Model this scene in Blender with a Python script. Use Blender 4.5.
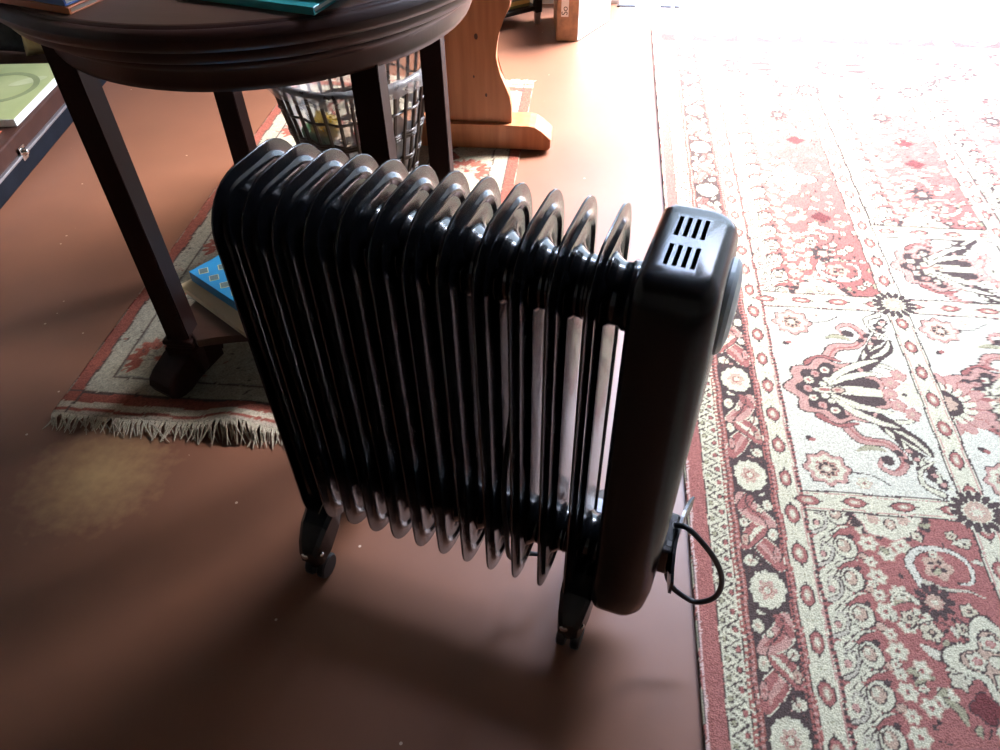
import bpy, bmesh, math, random
import numpy as np
from mathutils import Vector, Matrix
random.seed(7); rng = np.random.default_rng(7)
for o in list(bpy.data.objects): bpy.data.objects.remove(o)
SC = bpy.context.scene; COL = SC.collection
PI = math.pi

# ------------------------------------------------------------------ camera, sky, exposure
PITCH, ROLL, YAW, CAMZ, FPX = 0.77707, -0.02681, 0.13306, 1.0559, 755.04
fwd = Vector((-math.sin(YAW)*math.cos(PITCH), math.cos(YAW)*math.cos(PITCH), -math.sin(PITCH)))
rt = Vector((math.cos(YAW), math.sin(YAW), 0)); up = rt.cross(fwd)
cr = rt*math.cos(ROLL)+up*math.sin(ROLL); cu = -rt*math.sin(ROLL)+up*math.cos(ROLL)
cd = bpy.data.cameras.new('camera'); cam = bpy.data.objects.new('camera', cd); COL.objects.link(cam)
m = Matrix((cr, cu, -fwd)).transposed().to_4x4(); m.translation = (0, 0, CAMZ); cam.matrix_world = m
cd.sensor_width = 36; cd.lens = FPX/1000*36; cd.clip_start = .02; SC.camera = cam

w = bpy.data.worlds.new('sky'); SC.world = w; w.use_nodes = True
bg = w.node_tree.nodes['Background']; sky = w.node_tree.nodes.new('ShaderNodeTexSky'); sky.sky_type = 'NISHITA'; sky.sun_disc = False
sky.sun_elevation = math.radians(52); sky.sun_rotation = math.radians(46); sky.air_density = 1.0; sky.dust_density = 1.1; sky.ozone_density = 1.2
w.node_tree.links.new(sky.outputs[0], bg.inputs[0]); bg.inputs[1].default_value = 17.5
DOOR_X0, DOOR_X1, DOOR_H, BACK_Y = .04, 2.2, 2.95, 3.17
pl = bpy.data.lights.new('door_sky_portal', 'AREA'); pl.shape = 'RECTANGLE'; pl.size = DOOR_X1-DOOR_X0; pl.size_y = DOOR_H
pl.cycles.is_portal = True
po = bpy.data.objects.new('door_sky_portal', pl); COL.objects.link(po)
po.location = ((DOOR_X0+DOOR_X1)/2, BACK_Y+.12, DOOR_H/2); po.rotation_euler = (-PI/2, 0, 0)   # shines towards -y
SC.view_settings.view_transform = 'Standard'; SC.view_settings.look = 'None'
SC.view_settings.exposure = 0; SC.view_settings.gamma = 1

# ------------------------------------------------------------------ helpers
def mat(name, col, rough=.5, spec=.5, coat=0, metal=0, var=0, scale=20, bump=0, bscale=200, stretch=None, col2=None, coat_rough=.08, rvar=0):
    M = bpy.data.materials.new(name); M.use_nodes = True; nt = M.node_tree; N = nt.nodes; L = nt.links
    b = N['Principled BSDF']; b.inputs['Base Color'].default_value = (*col, 1); b.inputs['Roughness'].default_value = rough
    b.inputs['Specular IOR Level'].default_value = spec; b.inputs['Metallic'].default_value = metal
    b.inputs['Coat Weight'].default_value = coat; b.inputs['Coat Roughness'].default_value = coat_rough
    tc = N.new('ShaderNodeTexCoord'); mp = N.new('ShaderNodeMapping'); L.new(tc.outputs['Object'], mp.inputs[0])
    if stretch: mp.inputs['Scale'].default_value = stretch
    if var or col2:
        n = N.new('ShaderNodeTexNoise'); n.inputs['Scale'].default_value = scale; n.inputs['Detail'].default_value = 6
        L.new(mp.outputs[0], n.inputs[0]); r = N.new('ShaderNodeValToRGB'); L.new(n.outputs[0], r.inputs[0])
        r.color_ramp.elements[0].position = .32; r.color_ramp.elements[1].position = .68
        c2 = col2 if col2 else tuple(min(1, c*(1+var)) for c in col)
        c1 = col if col2 else tuple(c*(1-var) for c in col)
        r.color_ramp.elements[0].color = (*c1, 1); r.color_ramp.elements[1].color = (*c2, 1)
        L.new(r.outputs[0], b.inputs['Base Color'])
        if rvar:
            mr = N.new('ShaderNodeMapRange'); L.new(n.outputs[0], mr.inputs[0])
            mr.inputs['To Min'].default_value = rough-rvar; mr.inputs['To Max'].default_value = rough+rvar
            L.new(mr.outputs[0], b.inputs['Roughness'])
    if bump:
        n2 = N.new('ShaderNodeTexNoise'); n2.inputs['Scale'].default_value = bscale; n2.inputs['Detail'].default_value = 4
        L.new(mp.outputs[0], n2.inputs[0]); bp = N.new('ShaderNodeBump'); bp.inputs['Strength'].default_value = bump
        bp.inputs['Distance'].default_value = .002; L.new(n2.outputs[0], bp.inputs['Height']); L.new(bp.outputs[0], b.inputs['Normal'])
    return M
def attr_mat(name, rough=.9, sheen=.15, bump=.5, bscale=500):
    M = bpy.data.materials.new(name); M.use_nodes = True; nt = M.node_tree; N = nt.nodes; L = nt.links
    b = N['Principled BSDF']; b.inputs['Roughness'].default_value = rough; b.inputs['Specular IOR Level'].default_value = .15
    a = N.new('ShaderNodeAttribute'); a.attribute_name = 'dye'
    tc = N.new('ShaderNodeTexCoord'); n = N.new('ShaderNodeTexNoise'); n.inputs['Scale'].default_value = bscale; n.inputs['Detail'].default_value = 3
    L.new(tc.outputs['Object'], n.inputs[0])
    mx = N.new('ShaderNodeMix'); mx.data_type = 'RGBA'; mx.blend_type = 'MULTIPLY'; mx.inputs[0].default_value = .55
    r = N.new('ShaderNodeValToRGB'); r.color_ramp.elements[0].position = .3; r.color_ramp.elements[0].color = (.45, .45, .45, 1)
    r.color_ramp.elements[1].position = .62; r.color_ramp.elements[1].color = (1.15, 1.15, 1.15, 1)
    L.new(n.outputs[0], r.inputs[0]); L.new(a.outputs['Color'], mx.inputs[6]); L.new(r.outputs[0], mx.inputs[7])
    L.new(mx.outputs[2], b.inputs['Base Color'])
    bp = N.new('ShaderNodeBump'); bp.inputs['Strength'].default_value = bump; bp.inputs['Distance'].default_value = .003
    L.new(n.outputs[0], bp.inputs['Height']); L.new(bp.outputs[0], b.inputs['Normal'])
    return M
def link(o, parent=None):
    COL.objects.link(o)
    if parent: o.parent = parent
    return o
def obj(name, me, material, parent=None, smooth=False):
    if isinstance(me, bmesh.types.BMesh):
        bm = me; me = bpy.data.meshes.new(name); bmesh.ops.recalc_face_normals(bm, faces=bm.faces); bm.to_mesh(me); bm.free()
    if material and not me.materials: me.materials.append(material)
    if smooth:
        for p in me.polygons: p.use_smooth = True
    return link(bpy.data.objects.new(name, me), parent)
def tag(o, label, cat, group=None, kind=None):
    o['label'] = label; o['category'] = cat
    if group: o['group'] = group
    if kind: o['kind'] = kind
    return o
def empty(name, loc, label=None, cat=None, rz=0, group=None):
    o = bpy.data.objects.new(name, None); o.location = loc; o.rotation_euler = (0, 0, rz); o.empty_display_size = .05; link(o)
    if label: tag(o, label, cat, group)
    return o
def struct(o): o['kind'] = 'structure'; return o
def box(x0, x1, y0, y1, z0, z1, bev=0, seg=2, bm=None, M=None):
    bm = bm or bmesh.new()
    r = bmesh.ops.create_cube(bm, size=1); v = r['verts']
    bmesh.ops.scale(bm, vec=(x1-x0, y1-y0, z1-z0), verts=v); bmesh.ops.translate(bm, vec=((x0+x1)/2, (y0+y1)/2, (z0+z1)/2), verts=v)
    if M: bmesh.ops.transform(bm, matrix=M, verts=v)
    if bev:
        es = list({e for q in v for e in q.link_edges}); bmesh.ops.bevel(bm, geom=es, offset=bev, segments=seg, affect='EDGES', profile=.5)
    return bm
def lathe(profile, n=32, bm=None, M=None, closed=False):
    """profile (r, z) turned round z"""
    bm = bm or bmesh.new(); rows = []
    for r, z in profile:
        rows.append([bm.verts.new((r*math.cos(2*PI*k/n), r*math.sin(2*PI*k/n), z)) for k in range(n)])
    R = range(len(rows) if closed else len(rows)-1)
    for i in R:
        a, b = rows[i], rows[(i+1) % len(rows)]
        for k in range(n): bm.faces.new((a[k], a[(k+1) % n], b[(k+1) % n], b[k]))
    if not closed:
        for row in (rows[0], rows[-1]):
            if profile[rows.index(row)][0] > 1e-4: bm.faces.new(row)
    if M: bmesh.ops.transform(bm, matrix=M, verts=[v for r in rows for v in r])
    return bm
def tube(pts, rad, n=8, bm=None):
    bm = bm or bmesh.new(); pts = [Vector(p) for p in pts]; rows = []
    if not hasattr(rad, '__len__'): rad = [rad]*len(pts)
    t0 = (pts[1]-pts[0]).normalized(); nrm = t0.orthogonal().normalized()
    for i, p in enumerate(pts):
        t = (pts[min(i+1, len(pts)-1)]-pts[max(i-1, 0)]).normalized()
        nrm = (nrm-t*nrm.dot(t)).normalized(); bi = t.cross(nrm)
        rows.append([bm.verts.new(p+(nrm*math.cos(2*PI*k/n)+bi*math.sin(2*PI*k/n))*rad[i]) for k in range(n)])
    for a, b in zip(rows, rows[1:]):
        for k in range(n): bm.faces.new((a[k], a[(k+1) % n], b[(k+1) % n], b[k]))
    bm.faces.new(rows[0]); bm.faces.new(rows[-1]); return bm
def spline(pts, n=8):
    pts = [Vector(p) for p in pts]; out = []
    for i in range(len(pts)-1):
        a, b, c, d = pts[max(i-1, 0)], pts[i], pts[i+1], pts[min(i+2, len(pts)-1)]
        for k in range(n):
            t = k/n; out.append(.5*((2*b)+(c-a)*t+(2*a-5*b+4*c-d)*t*t+(3*b-a-3*c+d)*t**3))
    return out+[pts[-1]]
def prism(poly, h0, h1, plane='xz', bev=0):
    """extrude a 2-D outline: plane 'xz' along y, 'xy' along z"""
    bm = bmesh.new(); P = (lambda a, b, h: (a, h, b)) if plane == 'xz' else (lambda a, b, h: (a, b, h))
    A = [bm.verts.new(P(a, b, h0)) for a, b in poly]; B = [bm.verts.new(P(a, b, h1)) for a, b in poly]
    n = len(poly); fa = bm.faces.new(A); fb = bm.faces.new(B)
    for k in range(n): bm.faces.new((A[k], A[(k+1) % n], B[(k+1) % n], B[k]))
    if bev: bmesh.ops.bevel(bm, geom=list({e for f in (fa, fb) for e in f.edges}), offset=bev, segments=2, affect='EDGES', profile=.5)
    return bm
def rr(D, z0, z1, r, off, n=9):
    r2 = max(r-off, .003); out = []
    for cx, cz, a0 in ((D/2-r, z1-r, 0), (-D/2+r, z1-r, 90), (-D/2+r, z0+r, 180), (D/2-r, z0+r, 270)):
        e = max(off-(r-.003), 0); sx = 1 if cx > 0 else -1; sz = 1 if cz > (z0+z1)/2 else -1
        for k in range(n):
            a = math.radians(a0+90*k/(n-1)); out.append((cx-sx*e+r2*math.cos(a), cz-sz*e+r2*math.sin(a)))
    return out

# ------------------------------------------------------------------ materials
M_black = mat('black_enamel', (.0045, .005, .0065), rough=.22, spec=.5, coat=.35, coat_rough=.12)
M_plastic = mat('black_plastic', (.006, .0068, .009), rough=.24, spec=.42, bump=.05, bscale=900)
M_rubber = mat('black_rubber', (.012, .012, .013), rough=.45, spec=.4, bump=.05, bscale=600)
M_chrome = mat('steel_bolt', (.75, .73, .68), rough=.2, metal=1, var=.1, scale=60)
M_wood = mat('mahogany', (.022, .008, .006), rough=.36, spec=.32, coat=.08, coat_rough=.2, col2=(.040, .014, .010), scale=14, stretch=(1, 1, .12), bump=.05)
M_leg = mat('mahogany_leg', (.017, .007, .005), rough=.5, spec=.10, col2=(.030, .011, .008), scale=14, stretch=(1, 1, .12), bump=.05)
M_woodtop = mat('mahogany_top', (.05, .022, .014), rough=.30, spec=.5, coat=.25, coat_rough=.2, col2=(.09, .045, .03), scale=10, stretch=(.25, 2.5, 1), bump=.05)
M_pine = mat('pine', (.36, .125, .048), rough=.40, spec=.4, coat=.1, col2=(.48, .19, .078), scale=9, stretch=(6, 6, .45), bump=.05)
M_plaster = mat('plaster', (.50, .44, .37), rough=.9, var=.06, scale=4, bump=.2, bscale=60)
M_beam = mat('dark_ceiling_boards', (.06, .042, .03), rough=.6, var=.2, scale=6, stretch=(.3, 5, 1))
M_white = mat('white_paint', (.75, .74, .72), rough=.5, var=.03)
M_alu = mat('aluminium', (.55, .55, .56), rough=.35, metal=.9, var=.05)
M_pave = mat('paving', (.22, .21, .19), rough=.9, var=.15, scale=3, bump=.3)
def floor_mat():
    M = mat('red_cement', (.160, .066, .036), rough=.42, spec=.5, col2=(.225, .093, .050), scale=2.2, bump=.04, bscale=25, rvar=.05)
    nt = M.node_tree; N = nt.nodes; L = nt.links; b = N['Principled BSDF']
    src = b.inputs['Base Color'].links[0].from_socket
    tc = N.new('ShaderNodeTexCoord')
    # specks of grit
    v = N.new('ShaderNodeTexVoronoi'); v.inputs['Scale'].default_value = 22; v.inputs['Randomness'].default_value = 1
    L.new(tc.outputs['Object'], v.inputs[0])
    lt = N.new('ShaderNodeMath'); lt.operation = 'LESS_THAN'; lt.inputs[1].default_value = .055; L.new(v.outputs['Distance'], lt.inputs[0])
    sep = N.new('ShaderNodeSeparateColor'); L.new(v.outputs['Color'], sep.inputs[0])
    g = N.new('ShaderNodeMath'); g.operation = 'GREATER_THAN'; g.inputs[1].default_value = .72; L.new(sep.outputs[0], g.inputs[0])
    mul = N.new('ShaderNodeMath'); mul.operation = 'MULTIPLY'; L.new(lt.outputs[0], mul.inputs[0]); L.new(g.outputs[0], mul.inputs[1])
    mx = N.new('ShaderNodeMix'); mx.data_type = 'RGBA'; L.new(mul.outputs[0], mx.inputs[0]); L.new(src, mx.inputs[6])
    mx.inputs[7].default_value = (.55, .42, .32, 1)
    # one sandy yellow patch with a noise-broken edge
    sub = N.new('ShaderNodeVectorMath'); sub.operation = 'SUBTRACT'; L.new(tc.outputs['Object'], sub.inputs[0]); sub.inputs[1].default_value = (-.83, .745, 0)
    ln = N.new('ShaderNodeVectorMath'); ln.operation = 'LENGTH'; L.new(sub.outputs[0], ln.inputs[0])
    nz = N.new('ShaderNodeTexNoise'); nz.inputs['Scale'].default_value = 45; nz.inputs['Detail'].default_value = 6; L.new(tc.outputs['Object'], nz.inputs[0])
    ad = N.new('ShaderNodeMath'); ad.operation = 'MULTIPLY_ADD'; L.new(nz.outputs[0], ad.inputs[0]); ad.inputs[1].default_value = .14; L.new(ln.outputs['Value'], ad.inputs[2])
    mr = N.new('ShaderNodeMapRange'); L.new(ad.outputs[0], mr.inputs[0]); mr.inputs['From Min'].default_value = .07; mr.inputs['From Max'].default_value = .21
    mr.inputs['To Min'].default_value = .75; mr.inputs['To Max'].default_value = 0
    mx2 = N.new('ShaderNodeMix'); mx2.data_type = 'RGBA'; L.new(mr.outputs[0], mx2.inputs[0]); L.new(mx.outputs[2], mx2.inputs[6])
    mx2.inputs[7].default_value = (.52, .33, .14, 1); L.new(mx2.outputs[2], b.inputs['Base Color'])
    return M
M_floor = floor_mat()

# ------------------------------------------------------------------ the room
RX0, RX1, RY0, RY1, RH = -2.6, 2.6, -3.0, BACK_Y, 3.2
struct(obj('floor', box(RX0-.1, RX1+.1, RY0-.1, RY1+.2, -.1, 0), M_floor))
struct(obj('ceiling', box(RX0-.1, RX1+.1, RY0-.1, RY1+.2, RH, RH+.1), M_beam))
struct(obj('wall_left', box(RX0-.1, RX0, RY0, RY1, 0, RH), M_plaster))
struct(obj('wall_right', box(RX1, RX1+.1, RY0, RY1, 0, RH), M_plaster))
struct(obj('wall_front', box(RX0-.1, RX1+.1, RY0-.1, RY0, 0, RH), M_plaster))
bm = box(RX0-.1, DOOR_X0, RY1, RY1+.2, 0, RH); box(DOOR_X1, RX1+.1, RY1, RY1+.2, 0, RH, bm=bm); box(DOOR_X0, DOOR_X1, RY1, RY1+.2, DOOR_H, RH, bm=bm)
struct(obj('wall_back', bm, M_plaster))
d1 = struct(empty('door_1', ((DOOR_X0+DOOR_X1)/2, RY1+.05, 0)))
hw = (DOOR_X1-DOOR_X0)/2
obj('jamb', box(-hw, -hw+.05, -.03, .1, 0, DOOR_H), M_white, d1); obj('jamb', box(hw-.05, hw, -.03, .1, 0, DOOR_H), M_white, d1)
obj('lintel', box(-hw+.05, hw-.05, -.03, .1, DOOR_H-.05, DOOR_H), M_white, d1)
sill = obj('threshold', box(-hw+.05, hw-.05, -.075, .12, -.004, .002), M_white, d1)
for x0, x1 in ((-1.04, -.968), (-.874, -.830), (-.820, -.797)):
    obj('rubber_strip', box(x0, x1, -.072, -.052, .001, .006), M_rubber, sill)
bm = box(-6, 10, RY1+.2, RY1+9, -.12, -.02); box(RX1+.1, 10, -6, RY1+.2, -.12, -.02, bm=bm)
struct(obj('ground', bm, M_pave))
M_blocker = mat('sky_blocker_wall', (.16, .15, .13), rough=.9, var=.15, scale=3, bump=.3)
struct(obj('sky_blocker_wall', box(-8, 12.0, 6.5, 6.7, -.02, 5.0), M_blocker))  # unseen wall, added to block the low sky beyond the doorway


# ------------------------------------------------------------------ woven pattern painter
IV, RED, DK, TAN, PK, OL = (.60, .565, .385), (.35, .135, .108), (.085, .058, .05), (.50, .35, .24), (.50, .28, .215), (.36, .33, .2)
class Cloth:
    def __init__(s, gx, gy, base):
        s.gx, s.gy = gx, gy; s.C = np.empty((len(gy), len(gx), 3)); s.C[:] = base
        X, Y = np.meshgrid(gx, gy)      # hand-knotted: the drawing wavers a little
        s.X = X+.0011*np.sin(Y*61+3*np.sin(X*40))+rng.normal(0, .0004, X.shape); s.Y = Y+.0013*np.sin(X*53+2*np.sin(Y*37))+rng.normal(0, .0004, X.shape)
        s.clip = None
    def win(s, x0, x1, y0, y1):
        if s.clip: x0, x1, y0, y1 = max(x0, s.clip[0]), min(x1, s.clip[1]), max(y0, s.clip[2]), min(y1, s.clip[3])
        e = .004
        i0, i1 = np.searchsorted(s.gx, (x0-e, x1+e)); j0, j1 = np.searchsorted(s.gy, (y0-e, y1+e))
        return slice(j0, max(j1, j0)), slice(i0, max(i1, i0))
    def put(s, sl, mask, col):
        X, Y = s.X[sl], s.Y[sl]
        if s.clip: mask = mask & (X >= s.clip[0]) & (X <= s.clip[1]) & (Y >= s.clip[2]) & (Y <= s.clip[3])
        s.C[sl][mask] = col
    def rect(s, x0, x1, y0, y1, col):
        sl = s.win(x0, x1, y0, y1); X, Y = s.X[sl], s.Y[sl]; s.put(sl, (X >= x0) & (X <= x1) & (Y >= y0) & (Y <= y1), col)
    def ell(s, cx, cy, a, b, col, rot=0, line=None, lw=.003):
        if line is not None: s.ell(cx, cy, a+lw, b+lw, line, rot)
        R = max(a, b); sl = s.win(cx-R, cx+R, cy-R, cy+R); x, y = s.X[sl]-cx, s.Y[sl]-cy; c, q = math.cos(rot), math.sin(rot)
        s.put(sl, ((x*c+y*q)/a)**2+((-x*q+y*c)/b)**2 <= 1, col)
    def ros(s, cx, cy, R, n, amp, col, line=None, lw=.003, sx=1, ph=0):
        if line is not None: s.ros(cx, cy, R+lw, n, amp, line, sx=sx, ph=ph)
        E = R*(1+amp)*max(1, sx); sl = s.win(cx-E, cx+E, cy-E, cy+E); x, y = (s.X[sl]-cx)/sx, s.Y[sl]-cy
        s.put(sl, np.hypot(x, y) <= R*(1+amp*np.cos(n*np.arctan2(y, x)+ph)), col)
    def leaf(s, x0, y0, x1, y1, wd, col, bend=0, line=None, lw=.0025):
        """leaf from tip to tip, bent sideways"""
        if line is not None: s.leaf(x0, y0, x1, y1, wd+lw, line, bend)
        L = math.hypot(x1-x0, y1-y0); E = wd+abs(bend)+.002
        sl = s.win(min(x0, x1)-E, max(x0, x1)+E, min(y0, y1)-E, max(y0, y1)+E); ux, uy = (x1-x0)/L, (y1-y0)/L
        x, y = s.X[sl]-x0, s.Y[sl]-y0; t = (x*ux+y*uy)/L; v = -x*uy+y*ux; k = np.clip(4*t*(1-t), 0, 1)
        s.put(sl, (t > 0) & (t < 1) & (np.abs(v-bend*k) < wd*np.sqrt(k)), col)
    def line(s, pts, wd, col, taper=False):
        p = np.array([tuple(q)[:2] for q in spline([(a, b, 0) for a, b in pts], 6)])
        n = len(p)
        for i, (a, b) in enumerate(zip(p, p[1:])):
            k = wd*(1-.75*i/n) if taper else wd
            sl = s.win(min(a[0], b[0])-k, max(a[0], b[0])+k, min(a[1], b[1])-k, max(a[1], b[1])+k); X, Y = s.X[sl]-a[0], s.Y[sl]-a[1]
            d = b-a; t = np.clip((X*d[0]+Y*d[1])/max(d@d, 1e-12), 0, 1); s.put(sl, np.hypot(X-t*d[0], Y-t*d[1]) <= k/2, col)
    def scroll(s, pts, wd, col, edge=DK, lw=.0055, taper=True):
        s.line(pts, wd+lw, edge, taper); s.line(pts, wd, col, taper)
    def build(s, name, material, zf, grain=.07):
        ny, nx = len(s.gy), len(s.gx); X, Y = np.meshgrid(s.gx, s.gy); Z = zf(X, Y)
        co = np.stack([X, Y, Z], -1).reshape(-1, 3)
        idx = np.arange(nx*ny).reshape(ny, nx); q = np.stack([idx[:-1, :-1], idx[:-1, 1:], idx[1:, 1:], idx[1:, :-1]], -1).reshape(-1, 4)
        # side skirt so that the cloth has thickness
        ring = np.concatenate([idx[0, :], idx[1:, -1], idx[-1, -2::-1], idx[-2:0:-1, 0]])
        low = co[ring].copy(); low[:, 2] = np.maximum(low[:, 2]-.007, .0006); n0 = len(co); lid = n0+np.arange(len(ring))
        sk = np.stack([ring, lid, np.roll(lid, -1), np.roll(ring, -1)], -1)
        col = np.clip(s.C*(1+rng.normal(0, grain, (ny, nx, 1))), 0, 1).reshape(-1, 3); col = np.vstack([col, col[ring]*.7])
        co = np.vstack([co, low]); q = np.vstack([q, sk])
        me = bpy.data.meshes.new(name); me.vertices.add(len(co)); me.vertices.foreach_set('co', co.ravel())
        me.loops.add(q.size); me.loops.foreach_set('vertex_index', q.ravel()); me.polygons.add(len(q))
        me.polygons.foreach_set('loop_start', np.arange(len(q))*4); me.polygons.foreach_set('loop_total', np.full(len(q), 4))
        me.update(); a = me.color_attributes.new('dye', 'FLOAT_COLOR', 'POINT')
        a.data.foreach_set('color', np.hstack([col, np.ones((len(col), 1))]).ravel().astype(np.float32)); me.validate()
        me.polygons.foreach_set('use_smooth', np.ones(len(me.polygons), bool))
        return obj(name, me, material)

# ------------------------------------------------------------------ the large patterned rug
def big_rug():
    x0, x1, y0, y1 = .206, 1.462, -.42, 2.945
    gx = np.concatenate([np.arange(x0, .76, .0025), np.arange(.76, x1, .006), [x1]])
    gy = np.concatenate([np.arange(y0, .36, .008), np.arange(.36, 1.42, .0025), np.arange(1.42, y1, .005), [y1]])
    c = Cloth(gx, gy, IV); cx = (x0+x1)/2
    RI, DKs = RED, DK
    # --- long border (left one; the right one mirrors it outside the frame)
    def vborder(f):
        R = lambda a, b, col: c.rect(min(f(a), f(b)), max(f(a), f(b)), y0, y1, col)
        R(.206, .239, RED); R(.2065, .2085, DK); R(.2095, .2125, (.62, .45, .38)); R(.2375, .2395, DK); R(.2395, .2695, IV)
        R(.2695, .288, (.33, .12, .09)); R(.2695, .2705, DK); R(.286, .289, DK); R(.289, .347, DK); R(.347, .361, (.36, .13, .1)); R(.347, .349, DK); R(.359, .360, DK)
        R(.361, .393, IV); R(.393, .3955, PK); R(.3965, .402, RED)
        for y in np.arange(y0+.01, y1, .0098):
            for xx in (.2735, .2825): c.ell(f(xx), y+(.005 if xx > .28 else 0), .0024, .0030, IV if xx < .28 else PK)
            c.ell(f(.2785), y+.003, .0020, .0030, DK)
            c.ell(f(.352), y, .0022, .003, DK); c.ell(f(.3565), y+.005, .002, .003, PK)
            c.rect(min(f(.3965), f(.402)), max(f(.3965), f(.402)), y, y+.0055, DK)
        k = 0
        for y in np.arange(y0+.02, y1-.02, .030):      # ivory zigzag stripe
            c.line([(f(.2425), y), (f(.2655), y+.015)], .0022, DK); c.line([(f(.2655), y+.015), (f(.2425), y+.030)], .0022, DK)
            c.ell(f(.2625), y+.0005, .0036, .0044, RED, line=DK, lw=.0012); c.ell(f(.246), y+.0155, .0034, .0040, OL, line=DK, lw=.0014)
            c.ell(f(.254), y+.004, .0015, .002, DK); c.ell(f(.255), y+.021, .0015, .002, DK)
        for y in np.arange(.478-.0748*12, y1-.06, .0748):      # ovals in the cream stripe
            c.line([(f(.377), y-.022), (f(.377), y+.022)], .0035, DK)
            c.ros(f(.377), y, .0115, 6, .07, PK, line=DK, lw=.0028, sx=.82, ph=PI); c.ell(f(.377), y, .0098, .0165, RED, line=DK, lw=.002); c.ell(f(.377), y, .0055, .0100, TAN)
            c.ell(f(.377), y, .003, .007, IV)
            for s_ in (-1, 1):
                c.ell(f(.377+s_*.006), y+.036, .0012, .002, OL); c.ell(f(.377), y+.037, .0014, .002, OL)
        ys = [.408-.2225*3, .408-.2225*2, .408-.2225, .408, .631, .851, 1.088, 1.328, 1.56, 1.79, 2.02, 2.25, 2.48, 2.70]
        for i, y in enumerate(ys):
            fl = 1 if i % 2 else -1
            g = lambda a: f(.318+a)
            nx_ = ys[i+1]-y if i+1 < len(ys) else .225
            # leaves and buds filling the space up to the next rosette
            h = nx_/.2225
            Y_ = lambda v: y+v*h
            c.leaf(g(-.028*fl), Y_(.034), g(.022*fl), Y_(.104), .016, RED, bend=.008*fl, line=IV, lw=.0018); c.leaf(g(-.020*fl), Y_(.046), g(.016*fl), Y_(.096), .0045, PK, bend=.006*fl)
            c.leaf(g(.029*fl), Y_(.070), g(-.024*fl), Y_(.134), .015, RED, bend=-.004*fl, line=IV, lw=.0018); c.leaf(g(.022*fl), Y_(.080), g(-.016*fl), Y_(.124), .0042, IV, bend=-.003*fl)
            c.leaf(g(-.027*fl), Y_(.118), g(.024*fl), Y_(.186), .016, PK, bend=-.010*fl, line=IV, lw=.0018); c.leaf(g(-.018*fl), Y_(.130), g(.018*fl), Y_(.176), .0055, RED, bend=-.008*fl)
            c.leaf(g(.028*fl), Y_(.150), g(.004*fl), Y_(.192), .008, RED, bend=.004*fl, line=DK, lw=.0018)
            for u_, v_, a_, b_, cc in ((.018, .050, .0110, .0095, IV), (.022, .122, .0080, .0100, IV), (-.022, .104, .0075, .0105, IV), (-.021, .160, .0080, .0110, IV), (.024, .088, .0055, .0100, TAN), (-.025, .066, .0050, .0130, PK), (-.012, .186, .0085, .0070, IV), (.004, .038, .0070, .0055, PK), (-.006, .150, .0045, .0060, IV)):
                c.ell(g(u_*fl), Y_(v_), a_, b_, cc, line=DK, lw=.0018); c.ell(g(u_*fl), Y_(v_), a_*.35, b_*.35, RED if cc is not IV else TAN)
            c.line([(g(-.02*fl), Y_(.03)), (g(.018*fl), Y_(.065)), (g(-.016*fl), Y_(.112)), (g(.014*fl), Y_(.165)), (g(0), Y_(.2))], .0022, DK)
            c.line([(g(.024*fl), Y_(.03)), (g(.006*fl), Y_(.085)), (g(.024*fl), Y_(.135)), (g(-.004*fl), Y_(.19))], .0016, (.16, .08, .065))
            c.ell(f(.318), y, .031, .043, DK)
            c.ros(f(.318), y, .0325, 12, .05, IV, sx=.83); c.ros(f(.318), y, .0135, 6, .16, TAN, line=PK, lw=.0018, sx=.85); c.ell(f(.318), y, .005, .006, IV, line=RED, lw=.002)
    mir = lambda a: 2*cx-a
    vborder(lambda a: a); vborder(mir)
    # --- field
    XA, XB, XC, XD = .402, .657, .700, .968
    def oval_h(x, y): 
        c.line([(x-.024, y), (x+.024, y)], .0032, DK); c.ell(x, y, .0185, .0088, RED, line=DK, lw=.002); c.ell(x, y, .0105, .0048, TAN); c.ell(x, y, .006, .0026, IV)
    def oval_v(x, y):
        c.line([(x, y-.022), (x, y+.022)], .0035, DK); c.ell(x, y, .0102, .0165, RED, line=DK, lw=.002); c.ell(x, y, .0058, .0100, TAN); c.ell(x, y, .003, .006, IV)
    def medallion(x, y):
        c.ell(x, y, .043, .040, IV)
        for k in range(16):
            a = 2*PI*k/16+.1; c.ell(x+.034*math.cos(a), y+.032*math.sin(a), .0115, .0057, DK, rot=a)
        c.ros(x, y, .0205, 14, .05, TAN); c.ell(x, y, .012, .011, IV)
        for k in range(9): c.ell(x+.0095*math.cos(k*.7), y+.009*math.sin(k*.7), .0018, .0018, PK)
    def flower(x, y, R=.012, n=6, col=IV, ctr=RED): 
        c.ros(x, y, R, n, .16, col, line=TAN, lw=.0016); c.ell(x, y, R*.3, R*.3, ctr); c.ell(x, y, R*.12, R*.12, DK)
    def darkrose(x, y, R=.026):
        for k in range(10):
            a = 2*PI*k/10; c.ell(x+R*.72*math.cos(a), y+R*.78*math.sin(a), R*.36, R*.2, DK, rot=a)
        c.ros(x, y, R*.42, 8, .1, TAN); c.ell(x, y, R*.16, R*.16, IV)
    def rosette(x, y, R):
        c.ros(x, y, R, 8, .10, PK, line=DK, lw=.0022); c.ros(x, y, R*.80, 8, .10, IV); c.ros(x, y, R*.46, 8, .12, TAN, line=RED, lw=.002)
        for k in range(8): c.ell(x+R*.33*math.cos(k*PI/4), y+R*.33*math.sin(k*PI/4), R*.1, R*.1, DK)
        c.ell(x, y, R*.16, R*.16, IV)
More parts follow.
